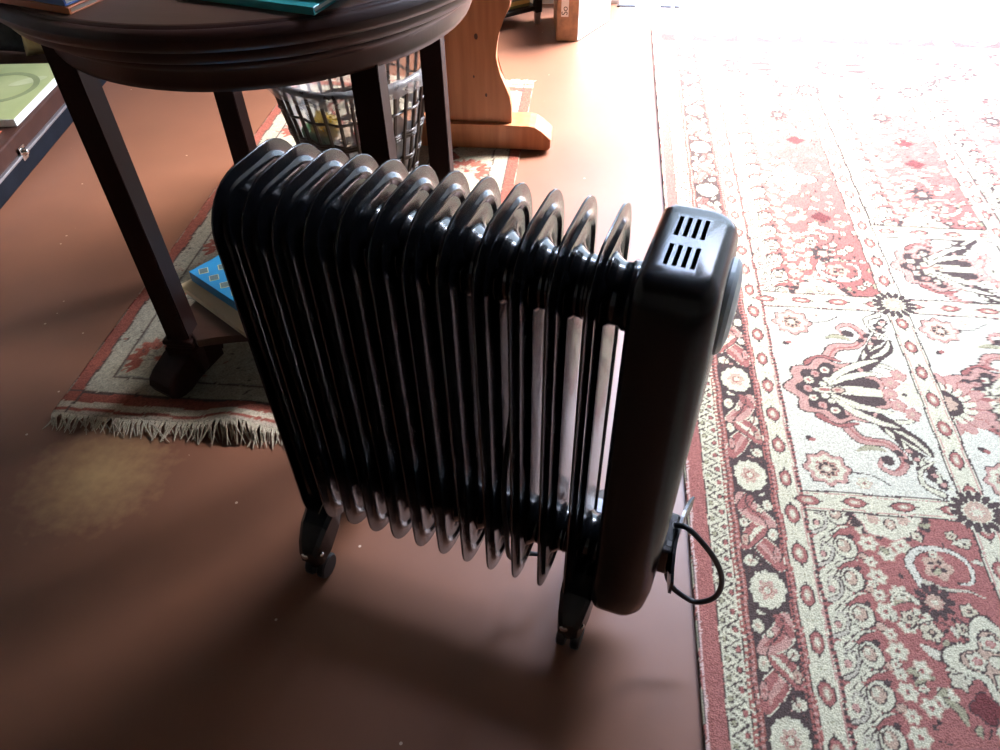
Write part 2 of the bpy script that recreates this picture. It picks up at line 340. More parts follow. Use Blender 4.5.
    def palmette_panel(xa, xb, ya, yb, f=1):
        """ivory panel: big dark palmette with red scrolls; f=-1 mirrors it"""
        c.clip = (xa, xb, ya, yb); c.rect(xa, xb, ya, yb, (.61, .585, .44)); ym = (ya+yb)/2
        X = (lambda u: xa+u) if f == 1 else (lambda u: xb-u)
        for s_ in (-1, 1):
            V = lambda v: ym+s_*v
            # sweeping outer leaves along the right side
            for i in range(9):
                t = i/8; c.leaf(X(.150+.085*t), V(.060+.125*t), X(.215+.035*t), V(.110+.115*t), .0055, DK if i % 2 else IV, bend=.010*s_*f, line=DK, lw=.0022)
            # red S-scroll arm
            c.scroll([(X(.095), V(.075)), (X(.120), V(.120)), (X(.165), V(.130)), (X(.188), V(.165)), (X(.168), V(.195)), (X(.142), V(.185)), (X(.148), V(.165))], .021, PK, lw=.006)
            c.line([(X(.100), V(.08)), (X(.122), V(.118)), (X(.163), V(.128)), (X(.186), V(.163)), (X(.168), V(.19))], .004, RED)
            c.ell(X(.158), V(.168), .0115, .0105, DK)
            c.scroll([(X(.105), V(.055)), (X(.16), V(.075)), (X(.215), V(.072)), (X(.24), V(.045))], .016, IV, lw=.006)
            c.scroll([(X(.060), V(.070)), (X(.09), V(.092)), (X(.125), V(.083))], .014, RED, lw=.005)
            for i in range(7):      # dark feathered wings sweeping up to the stripe
                t = i/6; c.leaf(X(.118+.060*t), V(.040+.050*t), X(.170+.070*t), V(.070+.085*t), .0125, DK, bend=-.010*s_*f); c.leaf(X(.128+.058*t), V(.046+.050*t), X(.168+.068*t), V(.070+.082*t), .0048, IV, bend=-.008*s_*f)
            for i in range(5): c.ell(X(.180+.014*i), V(.150+.017*i), .0085, .0060, DK, rot=.7*s_*f); c.ell(X(.198+.010*i), V(.142+.018*i), .0050, .0042, PK, line=DK, lw=.0012)
            c.scroll([(X(.232), V(.235)), (X(.205), V(.215)), (X(.210), V(.185)), (X(.236), V(.165))], .010, IV, lw=.006)
            # corner flowers
            rosette(X(.050), V(.196), .036); c.ell(X(.030), V(.128), .008, .006, DK, rot=.5*s_); c.ell(X(.036), V(.131), .006, .005, RED)
            flower(X(.105), V(.222), .010); c.line([(X(.085), V(.2)), (X(.12), V(.205)), (X(.15), V(.225))], .0022, DK)
            c.leaf(X(.11), V(.150), X(.16), V(.148), .006, OL, bend=.008, line=DK, lw=.0014)
        # the palmette
        c.ros(X(.105), ym, .082, 9, .085, PK, line=DK, lw=.003, sx=1.10, ph=PI); c.ros(X(.110), ym, .070, 9, .10, DK, sx=1.08, ph=PI)
        for k in range(9):
            a = PI+(k-4)*.42; r = .056
            c.ell(X(.110-f*0+r*1.05*math.cos(a)), ym+r*math.sin(a), .0085, .0085, IV if k % 2 else PK, line=DK, lw=.0015)
            c.ell(X(.110+r*1.05*math.cos(a)), ym+r*math.sin(a), .0035, .0035, RED)
        for k in range(7):
            a = PI+(k-3)*.46; c.ell(X(.112+.036*math.cos(a)), ym+.036*math.sin(a), .007, .0065, IV)
        for v0, v1, wd in ((.0, .0, .012), (.018, .05, .0075), (-.018, -.05, .0075), (.028, .09, .007), (-.028, -.09, .007)):
            c.leaf(X(.060 if v0 == 0 else .09), ym+v0*.6, X(.215 if abs(v1) < .02 else .20), ym+v1, wd, IV, bend=.012*(1 if v1 > 0 else -1 if v1 < 0 else 0), line=DK, lw=.002)
        c.ell(X(.105), ym, .012, .0075, TAN, line=DK, lw=.0025); c.ell(X(.105), ym, .006, .0035, RED); c.leaf(X(.07), ym, X(.092), ym, .004, RED)
        # half flower growing out of the cross stripe side
        for k in range(5):
            a = PI+(k-2)*.55; c.ros(X(.252+.050*math.cos(a)), ym+.058*math.sin(a), .0135, 5, .12, PK, line=RED, lw=.0016); c.ell(X(.252+.050*math.cos(a)), ym+.058*math.sin(a), .005, .005, TAN)
        c.ros(X(.252), ym, .034, 6, .08, IV); c.ell(X(.228), ym-.002, .005, .004, DK)
        for _ in range(330):      # sprinkle of tiny buds
            u, v = rng.uniform(xa, xb), rng.uniform(ya, yb); j, i = np.searchsorted(c.gy, v), np.searchsorted(c.gx, u)
            if c.C[min(j, len(c.gy)-1), min(i, len(c.gx)-1), 2] > .45: c.line([(u, v), (u+rng.uniform(-.006, .006), v+rng.uniform(-.006, .006))], .0020, [OL, TAN, (.22, .18, .13), PK][rng.integers(4)])
        c.clip = None
    def vine_panel(xa, xb, ya, yb, top=True, mid=None, half=True):
        """red panel with flowering vines, ivory scrolls up the left side and half medallions at the ends"""
        c.clip = (xa, xb, ya, yb); c.rect(xa, xb, ya, yb, RED); W = xb-xa
        for i, y in enumerate(np.arange(ya-.01, yb+.03, .060)):
            c.ell(xa+.018, y, .026, .031, IV); c.ell(xa+.048, y+.012, .017, .020, IV, line=DK, lw=.0022); c.ell(xa+.046, y+.014, .009, .011, TAN, line=DK, lw=.002); c.ell(xa+.043, y+.017, .005, .006, IV)
            c.scroll([(xa+.004, y-.026), (xa+.022, y-.016), (xa+.028, y+.006), (xa+.016, y+.016), (xa+.010, y+.004)], .0055, (.5, .45, .33), lw=.0035)
            c.scroll([(xa+.030, y-.026), (xa+.046, y-.014), (xa+.062, y-.010)], .005, IV, lw=.0035)
            for q in range(3): c.line([(xa+.010+.012*q, y+.018), (xa+.020+.012*q, y+.028)], .0022, DK)
            c.ell(xa+.012, y-.006, .0045, .0055, PK, line=DK, lw=.0014); c.ell(xa+.060, y+.032, .006, .005, DK, rot=.6)
            c.ell(xa+.071, y-.002, .0065, .0055, TAN, line=DK, lw=.0016)
            flower(xa+.086, y+.022, .0125); flower(xa+.112, y-.004+.008*(i % 2), .0120); flower(xa+.082, y-.012, .0085)
            if i % 2: flower(xa+.136, y+.020, .013); c.leaf(xa+.098, y+.034, xa+.128, y+.046, .005, OL, bend=.006, line=DK, lw=.0014)
        ym = (ya+yb)/2
        for e, s_ in ((yb, -1), (ya, 1)):
            V = lambda v: e+s_*v
            if half:
                for k in range(9):
                    a = -PI*k/8; c.ell(xa+.128+.056*math.cos(a), V(.006-.036*math.sin(a)), .0105, .0068, DK, rot=a*s_*-1)
                c.ros(xa+.128, V(.004), .043, 8, .06, IV, sx=1.15, line=PK, lw=.002); c.ell(xa+.128, V(.017), .0075, .010, TAN, line=DK, lw=.002); c.ell(xa+.128, V(.017), .003, .005, IV)
                for q in (-1, 1): c.ros(xa+.128+q*.024, V(.008), .008, 5, .1, TAN, line=PK, lw=.0015)
            # large curling leaf wreath
            c.scroll([(xa+.150, V(.125)), (xa+.140, V(.090)), (xa+.160, V(.062)), (xa+.200, V(.058)), (xa+.228, V(.080)), (xa+.226, V(.112)), (xa+.206, V(.118))], .012, (.60, .57, .43), lw=.004)
            c.scroll([(xa+.155, V(.120)), (xa+.185, V(.132)), (xa+.215, V(.130)), (xa+.235, V(.138))], .007, (.5, .46, .32), lw=.003)
            flower(xa+.182, V(.092), .020, 5, TAN); 
            for k in range(4): c.ell(xa+.182+.010*math.cos(k*1.57+.6), V(.090+.010*math.sin(k*1.57+.6)), .0048, .004, DK)
            darkrose(xa+.160, V(.153), .028)
            c.scroll([(xa+.135, V(.155)), (xa+.120, V(.142)), (xa+.100, V(.150)), (xa+.098, V(.165))], .008, IV, lw=.0035)
            for u, v, R in ((.205, .165, .011), (.225, .180, .010), (.118, .182, .011), (.190, .195, .009), (.142, .205, .014), (.175, .225, .010), (.235, .045, .009), (.22, .03, .008), (.165, .038, .007)):
                c.ros(xa+u, V(v), R, 5, .15, (.56, .50, .33), line=DK, lw=.0018); c.ell(xa+u, V(v), R*.45, R*.4, DK); c.ell(xa+u, V(v), R*.2, R*.2, TAN)
            c.line([(xa+.115, V(.20)), (xa+.150, V(.185)), (xa+.185, V(.205)), (xa+.2, V(.24)), (xa+.17, V(.27))], .0028, DK)
            c.leaf(xa+.12, V(.225), xa+.172, V(.235), .0075, (.60, .56, .40), bend=.010*s_, line=DK, lw=.002)
            c.leaf(xa+.165, V(.275), xa+.215, V(.25), .008, (.55, .52, .36), bend=-.008*s_, line=DK, lw=.002)
            c.ros(xa+.160, V(.275), .012, 5, .2, (.55, .5, .34), line=DK, lw=.002); c.ros(xa+.185, V(.31), .019, 4, .15, (.17, .05, .045), line=DK, lw=.002)
            c.leaf(xa+.130, V(.30), xa+.155, V(.335), .006, OL, bend=.006, line=DK, lw=.0016); flower(xa+.225, V(.285), .013, 5, TAN, DK)
        for _ in range(int(260*(yb-ya))):
            u, v = rng.uniform(xa+.075, xb-.004), rng.uniform(ya+.004, yb-.004); j, i = min(np.searchsorted(c.gy, v), len(c.gy)-1), min(np.searchsorted(c.gx, u), len(c.gx)-1)
            if abs(c.C[j, i, 0]-RED[0]) < .02 and abs(c.C[j, i, 1]-RED[1]) < .02:
                k = rng.integers(5)
                if k < 2: a_ = rng.uniform(0, 6.3); c.leaf(u, v, u+.018*math.cos(a_), v+.018*math.sin(a_), .0042, [(.56, .52, .36), OL][k], bend=.003, line=DK, lw=.0013)
                elif k == 2: c.ros(u, v, .0062, 5, .2, IV, line=DK, lw=.0012); c.ell(u, v, .002, .002, RED)
                elif k == 3: c.line([(u, v), (u+rng.uniform(-.02, .02), v+rng.uniform(-.02, .02))], .0022, DK)
                else: c.ell(u, v, .0042, .0035, DK, rot=rng.uniform(0, 3))
        for (mx_, my_) in (mid or []):
            # ivory quatrefoil medallion
            for R, col in ((.058, DK), (.055, IV)): c.ros(mx_, my_, R, 4, .28, col, ph=0, sx=1.02)
            for R, col in ((.040, DK), (.0375, TAN)): c.ros(mx_, my_, R, 4, .28, col)
            for k in range(4):
                a = k*PI/2; c.ros(mx_+.028*math.cos(a), my_+.028*math.sin(a), .0125, 5, .14, IV, line=DK, lw=.002); c.ell(mx_+.028*math.cos(a), my_+.028*math.sin(a), .005, .005, PK, line=RED, lw=.0015)
            c.ell(mx_, my_, .009, .009, IV, line=DK, lw=.002)
        c.clip = None
    def frame(xa, xb, ya, yb, col=DK, wd=.0028):
        for a, b in (((xa, ya), (xb, ya)), ((xa, yb), (xb, yb)), ((xa, ya), (xa, yb)), ((xb, ya), (xb, yb))):
            c.rect(min(a[0], b[0])-wd/2, max(a[0], b[0])+wd/2, min(a[1], b[1])-wd/2, max(a[1], b[1])+wd/2, col)
    X3a, X3b = 2*cx-XB, 2*cx-XA
    vine_panel(XA, XB, -.30, .789, mid=[(.622, .548)])
    palmette_panel(XA, XB, .829, 1.322); vine_panel(XA, XB, 1.372, 2.395, mid=[(.535, 1.868)]); palmette_panel(XA, XB, 2.44, 2.75)
    vine_panel(XC, XD, -.30, .789); palmette_panel(XC, XD, .829, 1.322, f=1); 
    palmette_panel(XC, XD, 1.372, 1.615); vine_panel(XC, XD, 1.66, 2.395); palmette_panel(XC, XD, 2.44, 2.75)
    # half flower on the second column's left side
    c.clip = (XC, XD, .83, 1.32)
    for k in range(9):
        a = -PI/2+PI*k/8; c.leaf(XC+.025*math.cos(a), 1.06+.03*math.sin(a), XC+.085*math.cos(a), 1.06+.082*math.sin(a), .0135, PK, line=RED, lw=.0022)
        c.leaf(XC+.02*math.cos(a), 1.06+.03*math.sin(a), XC+.055*math.cos(a), 1.06+.055*math.sin(a), .009, IV, line=DK, lw=.0018)
    c.ell(XC, 1.06, .03, .034, DK); c.ros(XC, 1.06, .02, 8, .1, TAN); c.clip = None
    palmette_panel(X3a, X3b, .829, 1.322, f=-1); vine_panel(X3a, X3b, 1.372, 2.395); vine_panel(X3a, X3b, -.30, .789); palmette_panel(X3a, X3b, 2.44, 2.75, f=-1)
    for ya, yb in ((.789, .829), (1.322, 1.372), (2.395, 2.44)):
        c.rect(XA, X3b, ya, yb, IV); ym = (ya+yb)/2
        for y in (ya, yb): c.rect(XA, X3b, y-.0016, y+.0016, DK); 
        for y in (ya+.0045, yb-.0045): c.rect(XA, X3b, y-.001, y+.001, PK)
        for x in np.arange(.407, X3b, .0770): oval_h(x, ym)
    c.rect(XC, XD, 1.612, 1.660, IV); c.rect(XC, XD, 1.6105, 1.6135, DK); c.rect(XC, XD, 1.6575, 1.6635, DK)
    for x in np.arange(XC+.03, XD, .077): oval_h(x, 1.636)
    for xa in (XB, 2*cx-XC):
        xb = xa+XC-XB; c.rect(xa, xb, -.30, 2.75, IV)
        for x in (xa, xb): c.rect(x-.0016, x+.0016, -.30, 2.75, DK)
        for x in (xa+.0048, xb-.0048): c.rect(x-.0012, x+.0012, -.30, 2.75, PK)
        for y in np.arange(.811-.0735*13, 2.74, .0735): oval_v((xa+xb)/2, y+.035)
        for y in (.810, 1.350, 2.42): medallion((xa+xb)/2, y)
    c.rect(XC, XC+.004, 1.66, 2.39, DK)
    for y in np.arange(.83, 1.32, .0098): c.rect(.3965, .402, y, y+.0055, RED)
    # --- end borders
    for f in (lambda d: y1-d, lambda d: y0+d):
        R = lambda a, b, col: c.rect(.24, 2*cx-.24, min(f(a), f(b)), max(f(a), f(b)), col)
        R(0, .033, RED); R(.031, .033, DK); R(.033, .063, IV); R(.063, .081, (.33, .12, .09)); R(.081, .141, DK); R(.141, .155, (.36, .13, .1)); R(.155, .195, IV)
        c.rect(x0, x1, min(f(0), f(.012)), max(f(0), f(.012)), RED)
        for x in np.arange(.318, x1-.1, .2225):
            c.ros(x, f(.111), .0315, 12, .05, IV); c.ros(x, f(.111), .013, 6, .16, TAN, line=PK, lw=.0018)
            c.leaf(x+.04, f(.09), x+.11, f(.13), .013, RED, bend=.01, line=IV, lw=.0018); c.leaf(x+.11, f(.13), x+.18, f(.09), .013, PK, bend=.01, line=IV, lw=.0018); c.ell(x+.075, f(.10), .008, .008, IV)
        for x in np.arange(.30, x1-.08, .077): oval_h(x, f(.175))
        for x in np.arange(.26, x1-.06, .03): c.line([(x, f(.037)), (x+.015, f(.06))], .0022, DK); c.line([(x+.015, f(.06)), (x+.03, f(.037))], .0022, DK)
    zf = lambda X, Y: .0085+.0008*np.sin(X*7+Y*3)+rng.normal(0, .00028, X.shape)
    return c.build('patterned_rug', attr_mat('rug_wool', bump=.6, bscale=420), zf, .09)
rug = big_rug(); tag(rug, 'large ivory and red patterned rug with floral panels, right of the radiator', 'rug')

# ------------------------------------------------------------------ the small woven rug under the table
def small_rug():
    x0, x1, y0, y1 = -.985, -.187, .872, 2.42
    gx = np.append(np.arange(x0, x1, .004), x1); gy = np.append(np.arange(y0, y1, .004), y1)
    CR, RB, GR, DB = (.33, .30, .22), (.25, .075, .05), (.20, .19, .15), (.08, .055, .045)
    c = Cloth(gx, gy, CR)
    c.rect(x0, x0+.028, y0, y1, RB); c.rect(x1-.028, x1, y0, y1, RB)
    for s_, e in ((1, y0), (-1, y1)):
        for a, b, col in ((.0, .012, (.36, .30, .22)), (.012, .020, RB), (.020, .036, (.42, .36, .26)), (.036, .060, RB), (.060, .066, DB)):
            c.rect(x0, x1, min(e+s_*a, e+s_*b), max(e+s_*a, e+s_*b), col)
    for x in (x0+.030, x1-.030): c.rect(x-.002, x+.002, y0, y1, DB)
    ins = lambda d, wd, col: [c.rect(a, b, e, f, col) for a, b, e, f in ((x0+d, x0+d+wd, y0+.066+d-.03, y1-.066-d+.03), (x1-d-wd, x1-d, y0+.066+d-.03, y1-.066-d+.03), (x0+d, x1-d, y0+.066+d-.03, y0+.066+d-.03+wd), (x0+d, x1-d, y1-.066-d+.03-wd, y1-.066-d+.03))]
    ins(.070, .004, DB); ins(.076, .002, GR)
    # border of cut-corner red bands with sprigs of three-petalled flowers
    def sprig(x, y, a):
        for k in range(5):
            t = a+(k-2)*.75; r = .046; c.leaf(x, y, x+r*math.cos(t), y+r*math.sin(t), .0024, GR)
            for q in (-.35, 0, .35): c.leaf(x+r*.62*math.cos(t), y+r*.62*math.sin(t), x+(r+.020)*math.cos(t+q), y+(r+.020)*math.sin(t+q), .0062, RB if k != 2 else (.34, .12, .08))
        c.ell(x, y, .008, .008, RB)
    for xs, a in ((x0+.15, 0), (x1-.15, PI)):
        for i, y in enumerate(np.arange(y0+.18, y1-.1, .2)):
            d = 1 if a == 0 else -1
            sprig(xs-d*.012, y-.01, PI/2+.5*d)
            p = [(xs+d*.055, y-.10), (xs+d*.022, y-.055), (xs+d*.022, y-.03), (xs+d*.075, y+.02), (xs+d*.022, y+.065), (xs+d*.055, y+.10)]
            for q, r in zip(p, p[1:]): c.line([q, r], .015, DB); c.line([q, r], .010, RB)
    ins(.235, .012, RB); ins(.250, .003, DB)
    c.rect(x0+.255, x1-.255, y0+.3, y1-.3, (.30, .22, .15))
    for i, y in enumerate(np.arange(y0+.42, y1-.35, .16)):
        c.ros(-.586, y, .062, 4, .18, DB, ph=PI); c.ros(-.586, y, .055, 4, .18, (.33, .27, .19), ph=PI); sprig(-.586, y-.02, PI/2); c.ros(-.586, y+.08, .02, 4, .2, RB)
    for _ in range(500):
        x, y = rng.uniform(x0+.03, x1-.03), rng.uniform(y0+.07, y1-.07); c.line([(x, y), (x+rng.uniform(-.014, .014), y+rng.uniform(-.014, .014))], .0026, [GR, DB, RB][rng.integers(3)])
    def zf(X, Y):
        fr = np.exp(-((Y-y0)/.055)**2)
        return .0055+fr*(.034*np.exp(-((X+.62)/.06)**2)+.008*np.exp(-((X+.44)/.04)**2)+.006*np.exp(-((X+.96)/.02)**2))*.75+rng.normal(0, .00025, X.shape)
    c.y0, c.y1 = y0, y1
    r = c.build('woven_rug', attr_mat('kilim_wool', bump=.5, bscale=300), zf, .1)
    # fringes: knotted strands, far too many to count
    bm = bmesh.new()
    for e, s_, L0 in ((y0, -1, .038), (y1, 1, .028)):
        x = x0+.002
        while x < x1-.002:
            z = float(zf(np.array([[x]]), np.array([[e]]))[0, 0]); L = L0*random.uniform(.65, 1.2); sw = random.gauss(.2, .35)*L+.004*math.sin(x*70)
            pts = [(x, e-s_*.002, z-.001), (x+sw*.35, e+s_*L*.35, z*.75+.003), (x+sw*.75, e+s_*L*.7, max(.004, z*.4)), (x+sw*1.1, e+s_*L, .0028)]
            tube(pts, [.0021, .0017, .0014, .0005], 4, bm); x += random.uniform(.0022, .0042)
    f = obj('fringe', bm, mat('fringe_wool', (.40, .34, .24), rough=.9, var=.2, scale=300), r); f['kind'] = 'stuff'; f['label'] = 'tangled beige fringe'
    return r
krug = small_rug(); tag(krug, 'small fringed woven rug with red edging under the round table', 'rug')

# ------------------------------------------------------------------ oil-filled radiator
RPOS, RAZ, SP, FD, FZ0, FZ1, FR = (-.358, .701), -.25359, .036326, .169, .093, .665, .059
UL = 11*SP+.034
rad = empty('oil_radiator', (RPOS[0], RPOS[1], 0), 'black oil-filled column radiator on castors standing beside the large rug', 'radiator', RAZ)
def fin_mesh():
    bm = bmesh.new()
    prof = [(0, .0007), (.0006, .0013), (.0120, .0013), (.0138, .0020), (.0158, .0040), (.0180, .0050), (.0210, .0050), (.0235, .0036), (.026, .0019), (.030, .0015), (.044, .0016), (.048, .0034), (.053, .0062), (.060, .0068)]
    sides = []
    for s_ in (1, -1):
        rows = [[bm.verts.new((s_*h, a, b)) for a, b in rr(FD, FZ0, FZ1, FR, off)] for off, h in prof]
        for A, B in zip(rows, rows[1:]):
            n = len(A)
            for k in range(n): bm.faces.new((A[k], A[(k+1) % n], B[(k+1) % n], B[k]))
        bm.faces.new(rows[-1]); sides.append(rows[0])
    n = len(sides[0])
    for k in range(n): bm.faces.new((sides[0][k], sides[0][(k+1) % n], sides[1][(k+1) % n], sides[1][k]))
    return bm
f0 = obj('fin', fin_mesh(), M_black, rad, smooth=True); f0.data.set_sharp_from_angle(angle=math.radians(24))
for k in range(1, 12):
    f = f0.copy(); link(f, rad); f.location.x = k*SP
HZ = (.588, .163)
prof = [(.040, .0015), (.0385, .004), (.0345, .0085), (.0325, .012), (.0325, SP/2-.002), (.0340, SP/2), (.0325, SP/2+.002), (.0325, SP-.012), (.0345, SP-.0085), (.0385, SP-.004), (.040, SP-.0015)]
RY = Matrix.Rotation(PI/2, 4, 'Y')
c0 = obj('collar', lathe(prof, 36, M=RY), M_black, rad, smooth=True); c0.location = (0, 0, HZ[0])
for hz in HZ:
    for k in range(11):
        if hz == HZ[0] and k == 0: continue
        c = c0.copy(); link(c, rad); c.location = (k*SP, 0, hz)
ep = [(.040, .0015), (.0385, .004), (.0345, .0085), (.0325, .012), (.0325, .020), (.036, .023), (.036, .036)]
e0 = obj('end_collar', lathe(ep, 36, M=RY), M_black, rad, smooth=True); e0.location = (11*SP, 0, HZ[0])
e1 = e0.copy(); link(e1, rad); e1.location = (11*SP, 0, HZ[1])
# control housing: lofted rounded rectangles, slots cut in the lid
def housing():
    bm = bmesh.new(); rows = []
    def sec(z, w0, w1, d, r):
        pts = []
        for cx_, cy_, a0 in ((w1-r, d-r, 0), (w0+r*.5, d-r*.5, 90), (w0+r*.5, -d+r*.5, 180), (w1-r, -d+r, 270)):
            q = r if a0 in (0, 270) else r*.5
            for k in range(7): a = math.radians(a0+15*k); pts.append((cx_+q*math.cos(a), cy_+q*math.sin(a), z))
        return [bm.verts.new(p) for p in pts]
    S = [(.102, .012, .050, .058, .020), (.1035, .006, .058, .066, .022), (.109, .002, .064, .073, .024), (.122, .0, .070, .0765, .026), (.16, 0, .075, .078, .028), (.30, 0, .078, .079, .028),
         (.45, 0, .080, .0795, .028), (.56, 0, .0795, .0795, .028), (.615, 0, .0785, .079, .028), (.640, .0, .0765, .0765, .027), (.652, .002, .073, .0715, .025), (.6585, .0055, .068, .064, .023), (.6615, .010, .062, .056, .020)]
    for s_ in S: rows.append(sec(*s_))
    for A, B in zip(rows, rows[1:]):
        n = len(A)
        for k in range(n): bm.faces.new((A[k], A[(k+1) % n], B[(k+1) % n], B[k]))
    bm.faces.new(rows[0]); bm.faces.new(rows[-1]); bmesh.ops.recalc_face_normals(bm, faces=bm.faces)
    bmesh.ops.translate(bm, vec=(UL, 0, 0), verts=bm.verts)
    return bm
cut = bmesh.new()
for dv in (-.0235, .0235):
    for q in range(4): box(UL+.0205+.0080*q, UL+.0205+.0080*q+.0042, dv-.0165, dv+.0165, .640, .68, bm=cut)
bmesh.ops.recalc_face_normals(cut, faces=cut.faces)
hb = obj('housing', housing(), M_plastic, None); co = obj('cut', cut, None)
md = hb.modifiers.new('b', 'BOOLEAN'); md.operation = 'DIFFERENCE'; md.object = co; md.solver = 'EXACT'
dg = bpy.context.evaluated_depsgraph_get(); me2 = bpy.data.meshes.new_from_object(hb.evaluated_get(dg)); hb.modifiers.clear(); hb.data = me2; me2.name = 'housing'
bpy.data.objects.remove(co); hb.parent = rad
if not me2.materials: me2.materials.append(M_plastic)
for p in me2.polygons: p.use_smooth = True
me2.set_sharp_from_angle(angle=math.radians(38))
M_grey = mat('pale_blue_plastic', (.45, .53, .56), rough=.35, var=.04)
cp = obj('control_panel', lathe([(.0, .0), (.040, .0), (.042, .002), (.042, .006), (.038, .010), (.026, .0135), (.0, .015)], 40, M=Matrix.Translation((UL+.0755, .012, .590)) @ RY @ Matrix.Diagonal((1.1, 1.2, 1, 1))), M_grey, rad, smooth=False)
cp['label'] = 'pale blue-grey control panel on the outer side of the housing'
# cord holder
ch = obj('cord_holder', box(UL+.066, UL+.089, -.030, .034, .170, .222, .004), M_plastic, rad)
fl = bmesh.new(); 
pth = [(UL+.088+.008*abs(t)**2.2, .008+t*.070, .196) for t in np.linspace(-1, 1, 13)]
rows = [[fl.verts.new((x+dx, y, z+dz)) for dx, dz in ((0, -.026*(1-.5*abs((y-.008)/.070)**3)), (.004, -.026*(1-.5*abs((y-.008)/.070)**3)), (.004, .026*(1-.5*abs((y-.008)/.070)**3)), (0, .026*(1-.5*abs((y-.008)/.070)**3)))] for x, y, z in pth]
for A, B in zip(rows, rows[1:]):
    for k in range(4): fl.faces.new((A[k], A[(k+1) % 4], B[(k+1) % 4], B[k]))
fl.faces.new(rows[0]); fl.faces.new(rows[-1]); obj('holder_plate', fl, M_plastic, ch)
for y, x in ((-.016, .070), (.012, .070), (-.016, .080), (.014, .081)):
    obj('rib_slot', box(UL+x, UL+x+.006, y-.004, y+.004, .2216, .2226), M_rubber, ch)
# power cord: a loop at the holder, and a length threaded down through the fins
lp = [(.519, .012, .225), (.532, .004, .238), (.552, .0, .226), (.577, .0, .193), (.593, .0, .153), (.592, .0, .108), (.569, .0, .080), (.539, .0, .094), (.525, .0, .118), (.519, .0, .15), (.512, .0, .172)]
pc = obj('power_cord', tube(spline(lp, 8), .0038, 10), M_rubber, rad, smooth=True)
lp2 = [(.309, .075, .60), (.311, .040, .555), (.313, .0, .520), (.313, -.022, .468), (.310, -.042, .388), (.309, -.060, .315), (.309, -.062, .25), (.309, -.057, .205), (.306, -.046, .135), (.305, -.032, .095), (.313, -.018, .081), (.326, -.008, .081), (.340, .0, .079), (.345, .03, .08), (.345, .075, .09), (.345, .10, .14)]
obj('power_cord', tube(spline(lp2, 6), .0036, 8), M_rubber, rad, smooth=True)
# feet: bracket clamped to the lower collars, a castor at each end
def foot(u, sh_=0):
    fb = bmesh.new()
    sec = [(-.122, .050, .078, .014), (-.112, .046, .092, .018), (-.092, .058, .112, .022), (-.066, .082, .126, .024), (-.040, .105, .128, .022), (0, .112, .126, .018), (.040, .105, .128, .022), (.066, .082, .126, .024), (.092, .058, .112, .022), (.112, .046, .092, .018), (.122, .050, .078, .014)]
    rows = []
    for y, a, b, hw_ in sec:
        mz = (a+b)/2; e = min(.006, (b-a)/3)
        rows.append([fb.verts.new((u+p, y, z)) for p, z in ((-hw_, a), (hw_, a), (hw_, b-e), (hw_-e, b), (-hw_+e, b), (-hw_, b-e))])
    for A, B in zip(rows, rows[1:]):
        for k in range(6): fb.faces.new((A[k], A[(k+1) % 6], B[(k+1) % 6], B[k]))
    fb.faces.new(rows[0]); fb.faces.new(rows[-1])
    o = obj('foot_bracket', fb, M_plastic, rad); o.location.y = sh_
    for s_ in (-1, 1):
        y = s_*.106
        hs = obj('castor_fork', lathe([(.0, .056), (.012, .056), (.014, .050), (.013, .034), (.008, .030), (0, .030)], 16, M=Matrix.Translation((u, y, 0))), M_plastic, o, smooth=True)
        for q in (-1, 1):
            obj('castor_wheel', lathe([(.0, -.0065), (.018, -.0065), (.0205, -.004), (.0205, .004), (.018, .0065), (0, .0065)], 24, M=Matrix.Translation((u+q*.0105, y-s_*.004, .0206)) @ RY), M_rubber, o, smooth=False)
        obj('bolt', lathe([(0, .005), (.004, .0045), (.0062, .0028), (.0068, 0), (0, 0)], 14, M=Matrix.Translation((u-.006, s_*.1205, .066)) @ Matrix.Rotation(-s_*PI/2, 4, 'X')), M_chrome, o, smooth=True)
        obj('bolt', lathe([(0, .004), (.0025, .0035), (.004, .002), (.0044, 0), (0, 0)], 14, M=Matrix.Translation((u+.0172, s_*.112, .070)) @ RY), M_chrome, o, smooth=True)
        obj('clamp_wire', tube([(u+.004, s_*.045, .1285), (u+.004, s_*.062, .128), (u+.004, s_*.078, .121)], .0016, 6), M_chrome, o)
foot(.012); foot(.413, .026)

# ------------------------------------------------------------------ round side table
TC = (-.526, 1.227); TH = .2185
tb = empty('round_table', (*TC, 0), 'dark mahogany round table with square legs and a low shelf, behind the radiator', 'table')
TO = Matrix.Translation((.010, -.010, 0))
top = obj('table_top', lathe([(0, .7385), (.366, .7385), (.369, .7365), (.373, .7375), (.380, .735), (.3855, .728), (.3845, .720), (.378, .713), (.371, .710), (.3695, .704), (.366, .697), (.356, .691), (.346, .688), (.0, .688)], 96, M=TO), M_wood, tb, smooth=True)
obj('top_panel', lathe([(0, .7400), (.362, .7400), (.3645, .7390), (.3645, .7375), (0, .7375)], 96, M=TO), M_woodtop, top)
obj('apron', lathe([(.342, .690), (.340, .680), (.333, .674), (.326, .668), (.324, .650), (.320, .641), (.300, .641), (.300, .690)], 96, closed=True, M=TO), M_wood, tb, smooth=True)
for o_ in (top,): o_.data.set_sharp_from_angle(angle=math.radians(40))
tb.children[-1].data.set_sharp_from_angle(angle=math.radians(40))
lw0, lw1 = .0200, .0225
